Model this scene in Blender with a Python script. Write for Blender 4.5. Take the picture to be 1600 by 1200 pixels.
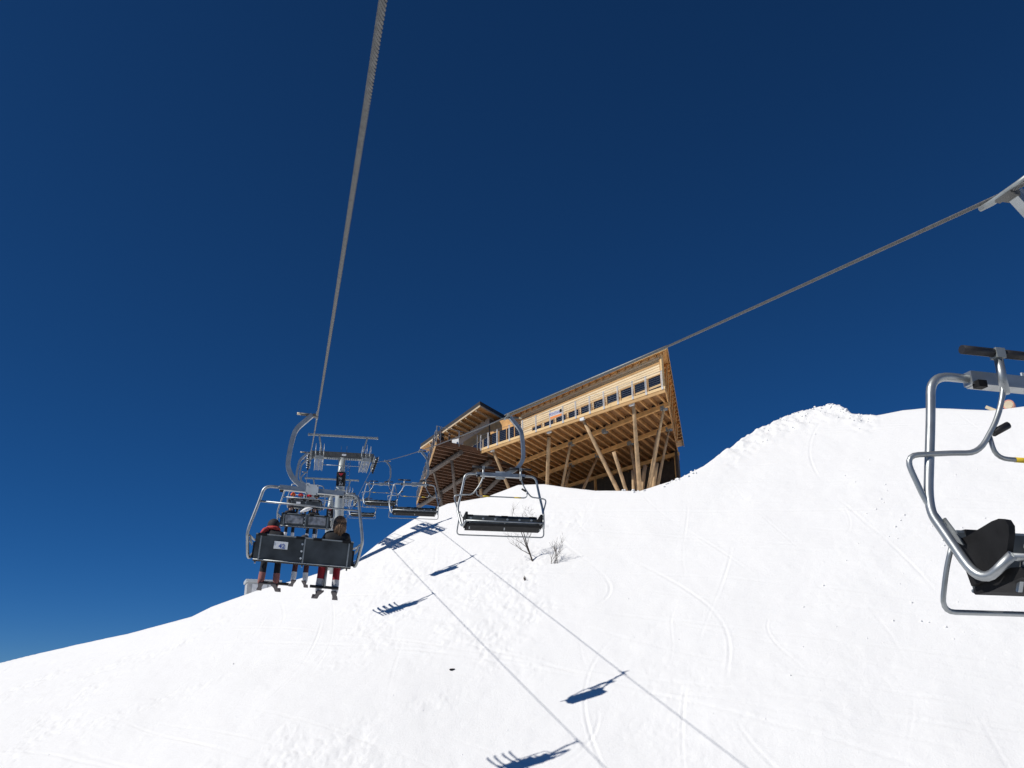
import bpy, math, random
import numpy as np
from mathutils import Vector, Matrix

random.seed(7); RNG = np.random.default_rng(11)
scene = bpy.context.scene
for o in list(bpy.data.objects): bpy.data.objects.remove(o)
COL = scene.collection
rad = math.radians

# ------------------------------------------------------------------ camera
YAW, PIT, ROL, FPX = 0.24122, 0.34475, -0.00687, 1350.0
CF = np.array([math.sin(YAW)*math.cos(PIT), math.cos(YAW)*math.cos(PIT), math.sin(PIT)])
_R = np.array([math.cos(YAW), -math.sin(YAW), 0.0]); _U = np.cross(_R, CF)
CR = _R*math.cos(ROL) + _U*math.sin(ROL); CU = -_R*math.sin(ROL) + _U*math.cos(ROL)
cd = bpy.data.cameras.new('camera'); cam = bpy.data.objects.new('camera', cd); COL.objects.link(cam)
M = Matrix.Identity(4)
for i in range(3):
    M[i][0], M[i][1], M[i][2] = CR[i], CU[i], -CF[i]
cam.matrix_world = M
cd.sensor_width = 36.0; cd.lens = 36.0*FPX/1600.0; cd.clip_start = 0.05; cd.clip_end = 3000
scene.camera = cam
scene.render.resolution_x, scene.render.resolution_y = 1024, 768

# ------------------------------------------------------------------ sky and sun
SUNV = Vector((1.0596, 0.2184, -1.0)).normalized()          # direction the light travels
SUN_EL = math.asin(-SUNV.z)
SUN_AZ = math.atan2(-SUNV.x, -SUNV.y)                        # clockwise from +Y
w = bpy.data.worlds.new('World'); scene.world = w; w.use_nodes = True
nt = w.node_tree; nt.nodes.clear()
sky = nt.nodes.new('ShaderNodeTexSky'); sky.sky_type = 'NISHITA'; sky.sun_disc = False
sky.sun_elevation = SUN_EL; sky.sun_rotation = SUN_AZ % (2*math.pi)
sky.altitude = 8000; sky.air_density = 1.5; sky.dust_density = 0.0; sky.ozone_density = 10.0
bg = nt.nodes.new('ShaderNodeBackground'); bg.inputs[1].default_value = 0.061
wo = nt.nodes.new('ShaderNodeOutputWorld')
hs = nt.nodes.new('ShaderNodeHueSaturation'); hs.inputs['Saturation'].default_value = 1.12
nt.links.new(sky.outputs[0], hs.inputs['Color']); nt.links.new(hs.outputs[0], bg.inputs[0]); nt.links.new(bg.outputs[0], wo.inputs[0])
sl = bpy.data.lights.new('sun', 'SUN'); sl.energy = 4.0; sl.angle = rad(0.53); sl.color = (1.0, 0.96, 0.885)
so = bpy.data.objects.new('sun', sl); COL.objects.link(so)
so.rotation_euler = SUNV.to_track_quat('-Z', 'Y').to_euler(); so.location = (-60, -20, 60)
vs = scene.view_settings
vs.view_transform = 'Standard'; vs.look = 'None'; vs.exposure = 0.0; vs.gamma = 1.0; vs.use_curve_mapping = False

# ------------------------------------------------------------------ helpers
def ray(u, v):
    r = CF + CR*(u-800)/FPX + CU*(600-v)/FPX
    return r/np.linalg.norm(r)
def at_z(u, v, z): r = ray(u, v); return Vector(r*z/r[2])
def at_r(u, v, R): r = ray(u, v); return Vector(r*R/math.hypot(r[0], r[1]))

class MB:
    def __init__(s): s.v = []; s.f = []; s.sm = []; s.mi = []
    def add(s, vs_, fs, smooth=False, mi=0):
        b = len(s.v); s.v += [tuple(p) for p in vs_]
        for q in fs: s.f.append(tuple(i+b for i in q)); s.sm.append(smooth); s.mi.append(mi)
        return s
    def box(s, c, size, ax=None, mi=0, ch=0.0):
        ax = ax or (Vector((1,0,0)), Vector((0,1,0)), Vector((0,0,1)))
        c = Vector(c); h = [x/2 for x in size]
        vs_ = [c + ax[0]*(h[0]*i) + ax[1]*(h[1]*j) + ax[2]*(h[2]*k) for i in (-1,1) for j in (-1,1) for k in (-1,1)]
        return s.add(vs_, [(0,1,3,2),(4,6,7,5),(0,4,5,1),(2,3,7,6),(0,2,6,4),(1,5,7,3)], mi=mi)
    def beam(s, a, b, wd, ht, up=Vector((0,0,1)), mi=0):
        a, b = Vector(a), Vector(b); d = (b-a); L = d.length; d.normalize()
        sd = d.cross(Vector(up)).normalized(); u2 = sd.cross(d).normalized()
        return s.box((a+b)/2, (L, wd, ht), (d, sd, u2), mi)
    def tube(s, pts, r, n=8, mi=0, cap=True):
        P = [Vector(p) for p in pts]; m = len(P)
        rr = r if isinstance(r, (list, tuple)) else [r]*m
        T = []
        for i in range(m):
            t = (P[min(i+1, m-1)]-P[max(i-1, 0)])
            T.append(t.normalized() if t.length > 1e-9 else Vector((0,0,1)))
        up = Vector((0,0,1)) if abs(T[0].z) < .9 else Vector((0,1,0))
        N = (up - T[0]*up.dot(T[0])).normalized(); V = []
        for i in range(m):
            N = (N - T[i]*N.dot(T[i])).normalized(); B = T[i].cross(N)
            for k in range(n):
                a = 2*math.pi*k/n; V.append(P[i] + (N*math.cos(a) + B*math.sin(a))*rr[i])
        F = [(i*n+k, i*n+(k+1) % n, (i+1)*n+(k+1) % n, (i+1)*n+k) for i in range(m-1) for k in range(n)]
        s.add(V, F, True, mi)
        if cap:
            b = len(s.v)-n*m
            s.f.append(tuple(b+k for k in reversed(range(n)))); s.sm.append(False); s.mi.append(mi)
            s.f.append(tuple(b+(m-1)*n+k for k in range(n))); s.sm.append(False); s.mi.append(mi)
        return s
    def prism(s, poly, ext, mi=0):
        poly = [Vector(p) for p in poly]; e = Vector(ext); n = len(poly)
        return s.add(poly+[p+e for p in poly], [tuple(reversed(range(n))), tuple(range(n, 2*n))] +
                     [(i, (i+1) % n, n+(i+1) % n, n+i) for i in range(n)], mi=mi)
    def mesh(s, name, mats):
        me = bpy.data.meshes.new(name); me.from_pydata(s.v, [], s.f); me.validate()
        import bmesh
        if len(me.polygons) == len(s.sm):
            me.polygons.foreach_set('use_smooth', s.sm); me.polygons.foreach_set('material_index', s.mi)
        bm = bmesh.new(); bm.from_mesh(me); bmesh.ops.recalc_face_normals(bm, faces=bm.faces); bm.to_mesh(me); bm.free()
        for m in (mats if isinstance(mats, (list, tuple)) else [mats]): me.materials.append(m)
        return me
    def pieces(s):
        """one MB for each connected piece"""
        par = list(range(len(s.v)))
        def find(i):
            while par[i] != i: par[i] = par[par[i]]; i = par[i]
            return i
        for f in s.f:
            for i in f[1:]: par[find(i)] = find(f[0])
        out = {}
        for q, (f, sm, mi) in enumerate(zip(s.f, s.sm, s.mi)):
            b, mp = out.setdefault(find(f[0]), (MB(), {}))
            for i in f:
                if i not in mp: mp[i] = len(b.v); b.v.append(s.v[i])
            b.f.append(tuple(mp[i] for i in f)); b.sm.append(sm); b.mi.append(mi)
        return [b for b, _ in out.values()]
    def build(s, name, mats, parent=None): return obj(name, s.mesh(name, mats), parent)

def obj(name, me, parent=None):
    o = bpy.data.objects.new(name, me); COL.objects.link(o)
    if parent: o.parent = parent
    return o
def empty(name, loc=(0,0,0), rot=(0,0,0)):
    o = bpy.data.objects.new(name, None); COL.objects.link(o); o.location = loc; o.rotation_euler = rot
    o.empty_display_size = .2; return o
def tag(o, label=None, cat=None, group=None, kind=None):
    for k, v in (('label', label), ('category', cat), ('group', group), ('kind', kind)):
        if v: o[k] = v
    return o
def copy_tree(o, parent=None):
    c = o.copy(); COL.objects.link(c); c.parent = parent
    for ch in o.children: copy_tree(ch, c)
    return c
def bend(pts, r=.12, n=5):
    """round the corners of a polyline"""
    P = [Vector(p) for p in pts]; out = [P[0]]
    for i in range(1, len(P)-1):
        a, b, c = P[i-1], P[i], P[i+1]
        ra = min(r, (a-b).length*.48); rc = min(r, (c-b).length*.48)
        p0 = b+(a-b).normalized()*ra; p2 = b+(c-b).normalized()*rc
        for k in range(n+1):
            t = k/n; out.append(p0*(1-t)**2 + b*2*t*(1-t) + p2*t*t)
    out.append(P[-1]); return out

def text_mesh(body, size, mat, depth=.004):
    cu = bpy.data.curves.new('lettering', 'FONT'); cu.body = body; cu.size = size; cu.extrude = depth
    cu.align_x = 'CENTER'; cu.align_y = 'CENTER'; cu.resolution_u = 3
    t = bpy.data.objects.new('t', cu); COL.objects.link(t)
    dg = bpy.context.evaluated_depsgraph_get(); dg.update()
    me = bpy.data.meshes.new_from_object(t.evaluated_get(dg)); bpy.data.objects.remove(t)
    me.materials.clear(); me.materials.append(mat); return me

# ------------------------------------------------------------------ materials
def mat(name, col, rough=.6, metal=0.0, var=.12, scale=6.0, bump=0.0, bscale=40.0, stretch=None, spec=.5, col2=None):
    m = bpy.data.materials.new(name); m.use_nodes = True; n = m.node_tree.nodes; l = m.node_tree.links
    b = n['Principled BSDF']; b.inputs['Roughness'].default_value = rough; b.inputs['Metallic'].default_value = metal
    b.inputs['Specular IOR Level'].default_value = spec
    tc = n.new('ShaderNodeTexCoord'); mp = n.new('ShaderNodeMapping'); l.new(tc.outputs['Object'], mp.inputs[0])
    if stretch: mp.inputs['Scale'].default_value = stretch
    nz = n.new('ShaderNodeTexNoise'); nz.inputs['Scale'].default_value = scale; nz.inputs['Detail'].default_value = 6
    l.new(mp.outputs[0], nz.inputs['Vector'])
    rp = n.new('ShaderNodeValToRGB'); rp.color_ramp.elements[0].position = .3; rp.color_ramp.elements[1].position = .7
    c = np.array(col); c2 = np.array(col2) if col2 is not None else c*(1+var)
    c1 = c*(1-var) if col2 is None else c
    rp.color_ramp.elements[0].color = (*np.clip(c1, 0, 1), 1); rp.color_ramp.elements[1].color = (*np.clip(c2, 0, 1), 1)
    l.new(nz.outputs['Fac'], rp.inputs[0]); l.new(rp.outputs[0], b.inputs['Base Color'])
    if bump:
        n2 = n.new('ShaderNodeTexNoise'); n2.inputs['Scale'].default_value = bscale; n2.inputs['Detail'].default_value = 5
        l.new(mp.outputs[0], n2.inputs['Vector'])
        bp = n.new('ShaderNodeBump'); bp.inputs['Strength'].default_value = bump; bp.inputs['Distance'].default_value = .02
        l.new(n2.outputs['Fac'], bp.inputs['Height']); l.new(bp.outputs[0], b.inputs['Normal'])
    return m

def snow_material():
    m = bpy.data.materials.new('snow'); m.use_nodes = True; n = m.node_tree.nodes; l = m.node_tree.links
    b = n['Principled BSDF']; b.inputs['Roughness'].default_value = .55; b.inputs['Specular IOR Level'].default_value = .25
    b.inputs['Base Color'].default_value = (.91, .905, .90, 1)
    tc = n.new('ShaderNodeTexCoord')
    # wind and piste grain, stretched along the contour of the slope
    mp = n.new('ShaderNodeMapping'); mp.inputs['Rotation'].default_value = (0, 0, rad(44)); mp.inputs['Scale'].default_value = (.35, 1.6, 1)
    l.new(tc.outputs['Object'], mp.inputs[0])
    n1 = n.new('ShaderNodeTexNoise'); n1.inputs['Scale'].default_value = 1.4; n1.inputs['Detail'].default_value = 9; n1.inputs['Roughness'].default_value = .62
    l.new(mp.outputs[0], n1.inputs['Vector'])
    n2 = n.new('ShaderNodeTexNoise'); n2.inputs['Scale'].default_value = 5.5; n2.inputs['Detail'].default_value = 7; n2.inputs['Roughness'].default_value = .7
    l.new(tc.outputs['Object'], n2.inputs['Vector'])
    n3 = n.new('ShaderNodeTexNoise'); n3.inputs['Scale'].default_value = 14; n3.inputs['Detail'].default_value = 6; n3.inputs['Roughness'].default_value = .7
    l.new(tc.outputs['Object'], n3.inputs['Vector'])
    b3 = n.new('ShaderNodeBump'); b3.inputs['Strength'].default_value = .5; b3.inputs['Distance'].default_value = .035; l.new(n3.outputs['Fac'], b3.inputs['Height'])
    b1 = n.new('ShaderNodeBump'); b1.inputs['Strength'].default_value = .3; b1.inputs['Distance'].default_value = .10
    b2 = n.new('ShaderNodeBump'); b2.inputs['Strength'].default_value = .4; b2.inputs['Distance'].default_value = .05
    l.new(n1.outputs['Fac'], b1.inputs['Height']); l.new(n2.outputs['Fac'], b2.inputs['Height'])
    l.new(b1.outputs[0], b2.inputs['Normal']); l.new(b2.outputs[0], b3.inputs['Normal']); l.new(b3.outputs[0], b.inputs['Normal'])
    return m
SNOW = snow_material()
STEEL = mat('galvanised_steel', (.36, .38, .39), .42, .75, .16, 7, .03, 40)
STEEL_DULL = mat('weathered_galvanised_steel', (.3, .32, .32), .55, .5, .18, 6, .03, 40)
ROPE = mat('steel_wire_rope', (.11, .112, .112), .5, .4, .25, 30)
DARKBEAM = mat('dark_grey_steel', (.085, .085, .082), .55, .2, .2, 5)
BLACK = mat('black_plastic', (.011, .011, .012), .7, 0, .3, 10, .05, 60, spec=.2)
GRIP = mat('black_rubber', (.012, .011, .014), .6, 0, .3, 20)
PANEL = mat('dark_grey_seat_back', (.05, .058, .063), .5, 0, .5, 2.6, spec=.35)
PANELW = mat('scuffed_seat_back', (.05, .055, .06), .5, 0, 0, 5.0, col2=(.42, .43, .46))
WHITE = mat('white_paint', (.75, .76, .77), .5, 0, .05, 8)
PLATE = mat('pale_grey_plate', (.56, .59, .6), .5, .2, .1, 6)
YELLOW = mat('yellow_tape', (.75, .52, .03), .5, 0, .06, 9)
RED = mat('red_print', (.45, .02, .03), .5, 0, .06, 9)
BLUE = mat('blue_print', (.04, .08, .38), .5, 0, .06, 9)
ORANGE = mat('orange_print', (.8, .26, .06), .5, 0, .06, 9)
PLANK = mat('larch_plank', (.72, .50, .25), .65, 0, .10, .9, .1, 8, (1, 1, 3))
PLANK3 = mat('larch_plank_pale', (.80, .63, .40), .65, 0, .08, .9, .1, 8, (1, 1, 3))
PLANK2 = mat('larch_plank_warm', (.50, .30, .125), .65, 0, .14, .9, .1, 8, (1, 1, 3))
TIMBER = mat('structural_timber', (.66, .365, .135), .7, 0, .22, 2.0, .2, 10, (1, 1, 1))
TERRD = mat('weathered_shaded_terrace_boards', (.05, .027, .016), .85, 0, .3, 2.0)  # weathered brown, darkened further with the underside's shade in the colour
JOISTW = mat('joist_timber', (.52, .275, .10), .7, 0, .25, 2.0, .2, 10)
TERRW = mat('weathered_shaded_terrace_timber', (.13, .062, .033), .8, 0, .3, 2.0, .2, 10)  # weathered tone plus the shade below the terrace, both in the colour
DARKW = mat('shade_dark_boards', (.06, .042, .03), .8, 0, .3, 3)  # nearly black: shade of the void under the deck put into the colour
DECKWOOD = mat('deck_boards', (.27, .135, .05), .75, 0, .25, 3.0, .2, 10)
LOGW = mat('peeled_log', (.50, .34, .19), .75, 0, .3, 4.0, .4, 9, (1, 1, .35))
LOGG = mat('shaded_log', (.13, .105, .09), .8, 0, .3, 4.0, .4, 9, (1, 1, .35))  # darker, greyer log tone with the terrace shade painted in
ROOFING = mat('dark_roofing', (.035, .033, .034), .7, 0, .2, 5)
FASCIA = mat('pale_fascia_board', (.58, .45, .30), .65, 0, .12, 2.5)
CONCRETE = mat('concrete', (.22, .21, .2), .85, 0, .15, 2, .2, 12)
RENDER = mat('pale_render', (.52, .43, .37), .8, 0, .08, 2)
BARK = mat('dark_bark', (.09, .072, .06), .85, 0, .3, 20)
HAIR = mat('brown_hair', (.15, .085, .045), .6, 0, .5, 30)
SKIN = mat('skin', (.5, .3, .22), .6, 0, .06, 8)
ROCK = mat('dark_rock', (.03, .026, .026), .9, 0, .3, 12)
PINK = mat('pink_drum_paint', (.62, .3, .22), .5, 0, .1, 5)
BEIGE = mat('beige_paint', (.62, .52, .36), .5, 0, .1, 5)
FABRICS = {}
def fabric(name, col):
    if name not in FABRICS: FABRICS[name] = mat(name, col, .8, 0, .15, 14, .25, 30)
    return FABRICS[name]
def glass_mat():
    m = bpy.data.materials.new('window_glass'); m.use_nodes = True
    b = m.node_tree.nodes['Principled BSDF']; b.inputs['Base Color'].default_value = (.012, .016, .026, 1)
    b.inputs['Roughness'].default_value = .05; b.inputs['Specular IOR Level'].default_value = .6
    return m
GLASS = glass_mat()

# ------------------------------------------------------------------ terrain
P0 = np.array([2.721, 65.428, 8.546]); GX, GY = .4321, .4487
SIL = np.array([(-12, 1039), (0,1036),(100,1012),(200,990),(300,963),(330,948),(400,923),(480,901),(520,889),(560,874),(590,850),(620,828),(660,804),
 (700,787),(760,777),(810,758),(850,757),(890,763),(930,767),(1000,767),(1060,748),(1100,728),(1130,706),(1180,673),(1230,650),(1280,635),(1300,631),
 (1330,644),(1370,649),(1410,641),(1450,637),(1500,639),(1550,641),(1600,635)])
def plane(x, y):
    X = np.tanh((np.asarray(x, float)-P0[0])/24)*1.2; Y = np.tanh((np.asarray(y, float)-P0[1])/60)*3.0
    return P0[2] + GX*(x-P0[0]) + GY*(y-P0[1]) - .06*X*X + 2.51*X*Y - .611*Y*Y
def on_slope(u, v):
    """where the line of sight through a photo point meets the slope"""
    r = ray(u, v); t = np.linspace(25, 110, 2000); g = r[2]*t - plane(r[0]*t, r[1]*t)
    i = int(np.argmax(g < 0)); tt = t[i-1] + (t[i]-t[i-1])*g[i-1]/(g[i-1]-g[i]) if i > 0 else 75.0
    return r*tt
_az, _R0, _z0 = [], [], []
for u, v in SIL:
    P = on_slope(u, v)
    _az.append(math.atan2(P[0], P[1])); _R0.append(math.hypot(P[0], P[1])); _z0.append(P[2])
_az, _R0, _z0 = map(np.array, (_az, _R0, _z0))
print('CREST', np.round(np.degrees(_az), 1).tolist(), np.round(_R0, 1).tolist(), np.round(_z0, 1).tolist())
def vnoise(x, y, seed):
    def h(i, j):
        n = (i*374761393 + j*668265263 + seed*974711) & 0xffffffff
        n = ((n ^ (n >> 13))*1274126177) & 0xffffffff
        return ((n ^ (n >> 16)) & 0xffff)/65535.0
    xi = np.floor(x).astype(np.int64); yi = np.floor(y).astype(np.int64); fx = x-xi; fy = y-yi
    fx = fx*fx*fx*(fx*(fx*6-15)+10); fy = fy*fy*fy*(fy*(fy*6-15)+10)
    return (h(xi, yi)*(1-fx)+h(xi+1, yi)*fx)*(1-fy) + (h(xi, yi+1)*(1-fx)+h(xi+1, yi+1)*fx)*fy - .5
def terrain(x, y, detail=True):
    x = np.asarray(x, float); y = np.asarray(y, float)
    az = np.arctan2(x, y); r = np.hypot(x, y)
    R = np.interp(az, _az, _R0, left=_R0[0], right=_R0[-1]); zc = np.interp(az, _az, _z0, left=np.nan, right=np.nan)
    zp = plane(R*np.sin(az), R*np.cos(az)); zc = np.where(np.isnan(zc), zp, zc)
    a = plane(x, y)
    los = zc/R
    b = zc + (r-R)*(los-.22) - .002*np.clip(r-R-25, 0, None)**1.5
    b = np.maximum(b, -60)
    k = .10
    m = np.minimum(a, b); z = m - k*np.log(np.exp(-(a-m)/k)+np.exp(-(b-m)/k)) + k*.69
    if detail:
        near = np.clip((R-r)/6.0, .12, 1)
        z = z + near*(.5*vnoise(x/11, y/11, 1) + .12*vnoise(x/3.1, y/3.1, 2)) + (.4+.6*near)*(.03*vnoise(x/1.1, y/1.1, 3)+.018*vnoise(x/.45, y/.45, 4))
        churn = np.clip(vnoise(x/6, y/6, 9)*2+vnoise(x/1.7, y/1.7, 19)*1.6+.3, 0, 1)*near*np.clip((rad(30)-az)/rad(14), .25, 1)
        xr, yr = .8*x+.6*y, .8*y-.6*x
        z = z + 1.35*churn*(.04*vnoise(xr/.62, yr/.62, 7)+.035*vnoise((.3*x+.95*y)/.33, (.3*y-.95*x)/.33, 8)+.03*vnoise(xr/.19, yr/.19, 10))
        rough = np.exp(-((r-R)/3.0)**2)*np.clip((az-rad(27))/rad(2), 0, 1)*np.clip((rad(38)-az)/rad(1), 0, 1)
        z = z + rough*(.26*vnoise(x/.8, y/.8, 5)+.16*vnoise(x/.35, y/.35, 6))
    return z
def ground(x, y): return float(terrain(np.array([x]), np.array([y]))[0])

def carve(x, y):
    """ski tracks: shallow grooves with a raised lip"""
    a = .72*x - .69*y; b = .69*x + .72*y; d = np.zeros_like(x)
    def groove(dist, wd, dep, mask):
        return mask*(-dep*np.exp(-(dist/wd)**2) + .6*dep*np.exp(-((np.abs(dist)-2.0*wd)/(.9*wd))**2))
    rg = np.random.default_rng(5)
    for i in range(95):                                  # traverses along the contour
        b0 = rg.uniform(20, 70); sl = rg.normal(0, .07)-.02; am = rg.uniform(0, .9); kf = rg.uniform(.04, .14); ph = rg.uniform(0, 6.3)
        a0 = rg.uniform(-55, 5); a1 = a0+rg.uniform(20, 60)
        f = b0+sl*(a+18)+am*np.sin(kf*a+ph); df = sl+am*kf*np.cos(kf*a+ph)
        mk = np.clip((a-a0)/8, 0, 1)*np.clip((a1-a)/8, 0, 1)*(.65+.35*np.sin(a*.9+i)*np.sin(a*.37+2*i))
        d += groove((b-f)/np.sqrt(1+df*df), rg.uniform(.045, .085), rg.uniform(.014, .040), mk)
    for i in range(34):                                  # turns down the fall line
        a0 = rg.uniform(-58, 2); am = rg.uniform(.5, 3.2); kf = rg.uniform(.16, .5); ph = rg.uniform(0, 6.3); sl = rg.normal(-.1, .6)
        b0 = rg.uniform(14, 52); b1 = b0+rg.uniform(14, 40)
        f = a0+sl*(b-40)+am*np.sin(kf*b+ph); df = sl+am*kf*np.cos(kf*b+ph)
        mk = np.clip((b-b0)/7, 0, 1)*np.clip((b1-b)/7, 0, 1)*np.clip(.45+.7*np.sin(b*.8+i)*np.sin(b*.31+2*i), 0, 1.1)
        d += groove((a-f)/np.sqrt(1+df*df), rg.uniform(.04, .075), rg.uniform(.010, .026), mk)
    return d

def build_terrain():
    def fan(az, rs, carve_it):
        A, Rr = np.meshgrid(az, rs, indexing='ij'); x = Rr*np.sin(A); y = Rr*np.cos(A); z = terrain(x, y)
        if carve_it:
            fade = np.clip((78-Rr)/8, 0, 1); z = z + carve(x, y)*fade
        return x, y, z
    azv = np.concatenate([np.linspace(rad(-178), rad(-20), 60, endpoint=False), np.linspace(rad(-20), rad(48), 1250, endpoint=False), np.linspace(rad(48), rad(182), 50)])
    rs = np.concatenate([np.linspace(.5, 24, 30, endpoint=False), np.linspace(24, 82, 520, endpoint=False), np.linspace(82, 110, 36, endpoint=False), np.geomspace(110, 900, 24)])
    x, y, z = fan(azv, rs, True)
    na, nr = x.shape
    me = bpy.data.meshes.new('snow_slope'); V = np.stack([x, y, z], -1).reshape(-1, 3)
    idx = np.arange(na*nr).reshape(na, nr)
    F = np.stack([idx[:-1, :-1], idx[:-1, 1:], idx[1:, 1:], idx[1:, :-1]], -1).reshape(-1, 4)
    me.vertices.add(len(V)); me.vertices.foreach_set('co', V.ravel())
    me.loops.add(F.size); me.loops.foreach_set('vertex_index', F.ravel())
    me.polygons.add(len(F)); me.polygons.foreach_set('loop_start', np.arange(0, F.size, 4))
    me.polygons.foreach_set('loop_total', np.full(len(F), 4)); me.polygons.foreach_set('use_smooth', np.ones(len(F), bool))
    me.update(); me.validate(); me.flip_normals()
    me.materials.append(SNOW)
    return tag(obj('snow_slope', me), kind='structure', label='steep sunlit white ski slope with faint tracks')
build_terrain()

def lump(mb, c, r, seed):
    rg = random.Random(seed); n1, n2 = 6, 4; V = []; 
    V.append(Vector(c)+Vector((0, 0, r*.8)))
    for i in range(1, n2):
        th = math.pi*i/n2
        for k in range(n1):
            ph = 2*math.pi*(k+.5*(i % 2))/n1; q = r*rg.uniform(.7, 1.25)
            V.append(Vector(c)+Vector((q*math.sin(th)*math.cos(ph), q*math.sin(th)*math.sin(ph), q*.8*math.cos(th))))
    V.append(Vector(c)-Vector((0, 0, r*.8))); L = len(V)-1
    F = [(0, 1+k, 1+(k+1) % n1) for k in range(n1)]
    for i in range(n2-2):
        for k in range(n1):
            a, b = 1+i*n1+k, 1+i*n1+(k+1) % n1; F.append((a, a+n1, b+n1, b))
    F += [(L, 1+(n2-2)*n1+(k+1) % n1, 1+(n2-2)*n1+k) for k in range(n1)]
    mb.add(V, F, True)
def snow_clods():
    mb = MB(); rg = random.Random(3)
    def drop(az, r, s): 
        x, y = r*math.sin(az), r*math.cos(az); lump(mb, (x, y, ground(x, y)+s*.25), s, rg.random())
    for i in range(70):                                 # broken cornice on the right
        az = rad(rg.uniform(30.5, 37.5)); R = float(np.interp(az, _az, _R0)); drop(az, R-abs(rg.gauss(0, 1.6))+.4, rg.uniform(.03, .09))
    for i in range(22):
        az = rad(rg.uniform(33.4, 36.2)); R = float(np.interp(az, _az, _R0)); drop(az, R+rg.gauss(-.2, .5), rg.uniform(.06, .16))
    for i in range(26):                                  # in front of the log struts
        az = rad(rg.choice([21.6, 22, 24.4, 25, 25.6])+rg.gauss(0, .5)); R = float(np.interp(az, _az, _R0)); drop(az, R+rg.gauss(-.1, .35), rg.uniform(.05, .14))
    for i in range(120):                                 # debris rolled down the piste
        az = rad(rg.uniform(-16, 44)); drop(az, rg.uniform(34, 66), rg.uniform(.01, .035) if rg.random() < .93 else rg.uniform(.04, .07))
    for i in range(45):
        az = rad(rg.gauss(38, 2.5)); drop(az, rg.uniform(44, 64), rg.uniform(.02, .08))
    tag(mb.build('snow_clods', SNOW), 'scattered clods of broken snow along the crest and piste', kind='stuff')
snow_clods()

# ------------------------------------------------------------------ lift geometry
DX, GAUGE = .1575, 5.0
ST1, ST2 = 65.428, 86.7
ZT1 = 2.02944 + .187102*ST1 + .000611175*ST1**2
def z_up(s):  return 2.02944 + .187102*s + .000611175*s*s if s <= ST1 else ZT1 + (s-ST1)*.075
def z_dn(s):  return 2.75605 + .18879*s + .000415644*s*s if s <= ST1 else ZT1 + (s-ST1)*.075
def rope_pt(s, side): return Vector((DX + (GAUGE if side else 0), s, z_dn(s) if side else z_up(s)))

def haul_rope(side, label):
    mb = MB(); R = .0178; lay = .19; strands = 6
    ss = list(np.arange(-1.0, 22.0, lay/14)); n = 8; m = len(ss)
    fr = []
    for q in ss:
        p = rope_pt(q, side); t = (rope_pt(q+.01, side)-rope_pt(q-.01, side)).normalized(); N = Vector((1, 0, 0)); fr.append((p, N, t.cross(N).normalized()))
    for st in range(strands):
        V = []
        for q, (p, N, B_) in zip(ss, fr):
            a = -2*math.pi*q/lay+2*math.pi*st/strands; e = N*math.cos(a)+B_*math.sin(a); f = -N*math.sin(a)+B_*math.cos(a); c = p+e*R*.64
            for k in range(n):
                b = 2*math.pi*k/n; V.append(c+(e*math.cos(b)+f*math.sin(b)*1.05)*R*.36)
        mb.add(V, [(i*n+k, i*n+(k+1) % n, (i+1)*n+(k+1) % n, (i+1)*n+k) for i in range(m-1) for k in range(n)], True)
    mb.tube([p for p, _, _ in fr[::40]]+[fr[-1][0]], R*.4, 6)
    mb.tube([rope_pt(s, side) for s in [-40, -30, -20, -10, -5, -1.0]], R, 10)
    mb.tube([rope_pt(s, side) for s in list(np.arange(float(ss[-1]), ST1, 1.0))+[ST1, 70, 76, 82, ST2, 95, 105]], R, 10)
    return tag(mb.build('haul_rope', ROPE), label, 'cable', 'steel ropes of the chairlift')
haul_rope(0, 'twisted steel rope rising straight overhead to the left side of the tower')
haul_rope(1, 'twisted steel rope crossing from the right edge past the restaurant roof')

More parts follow.
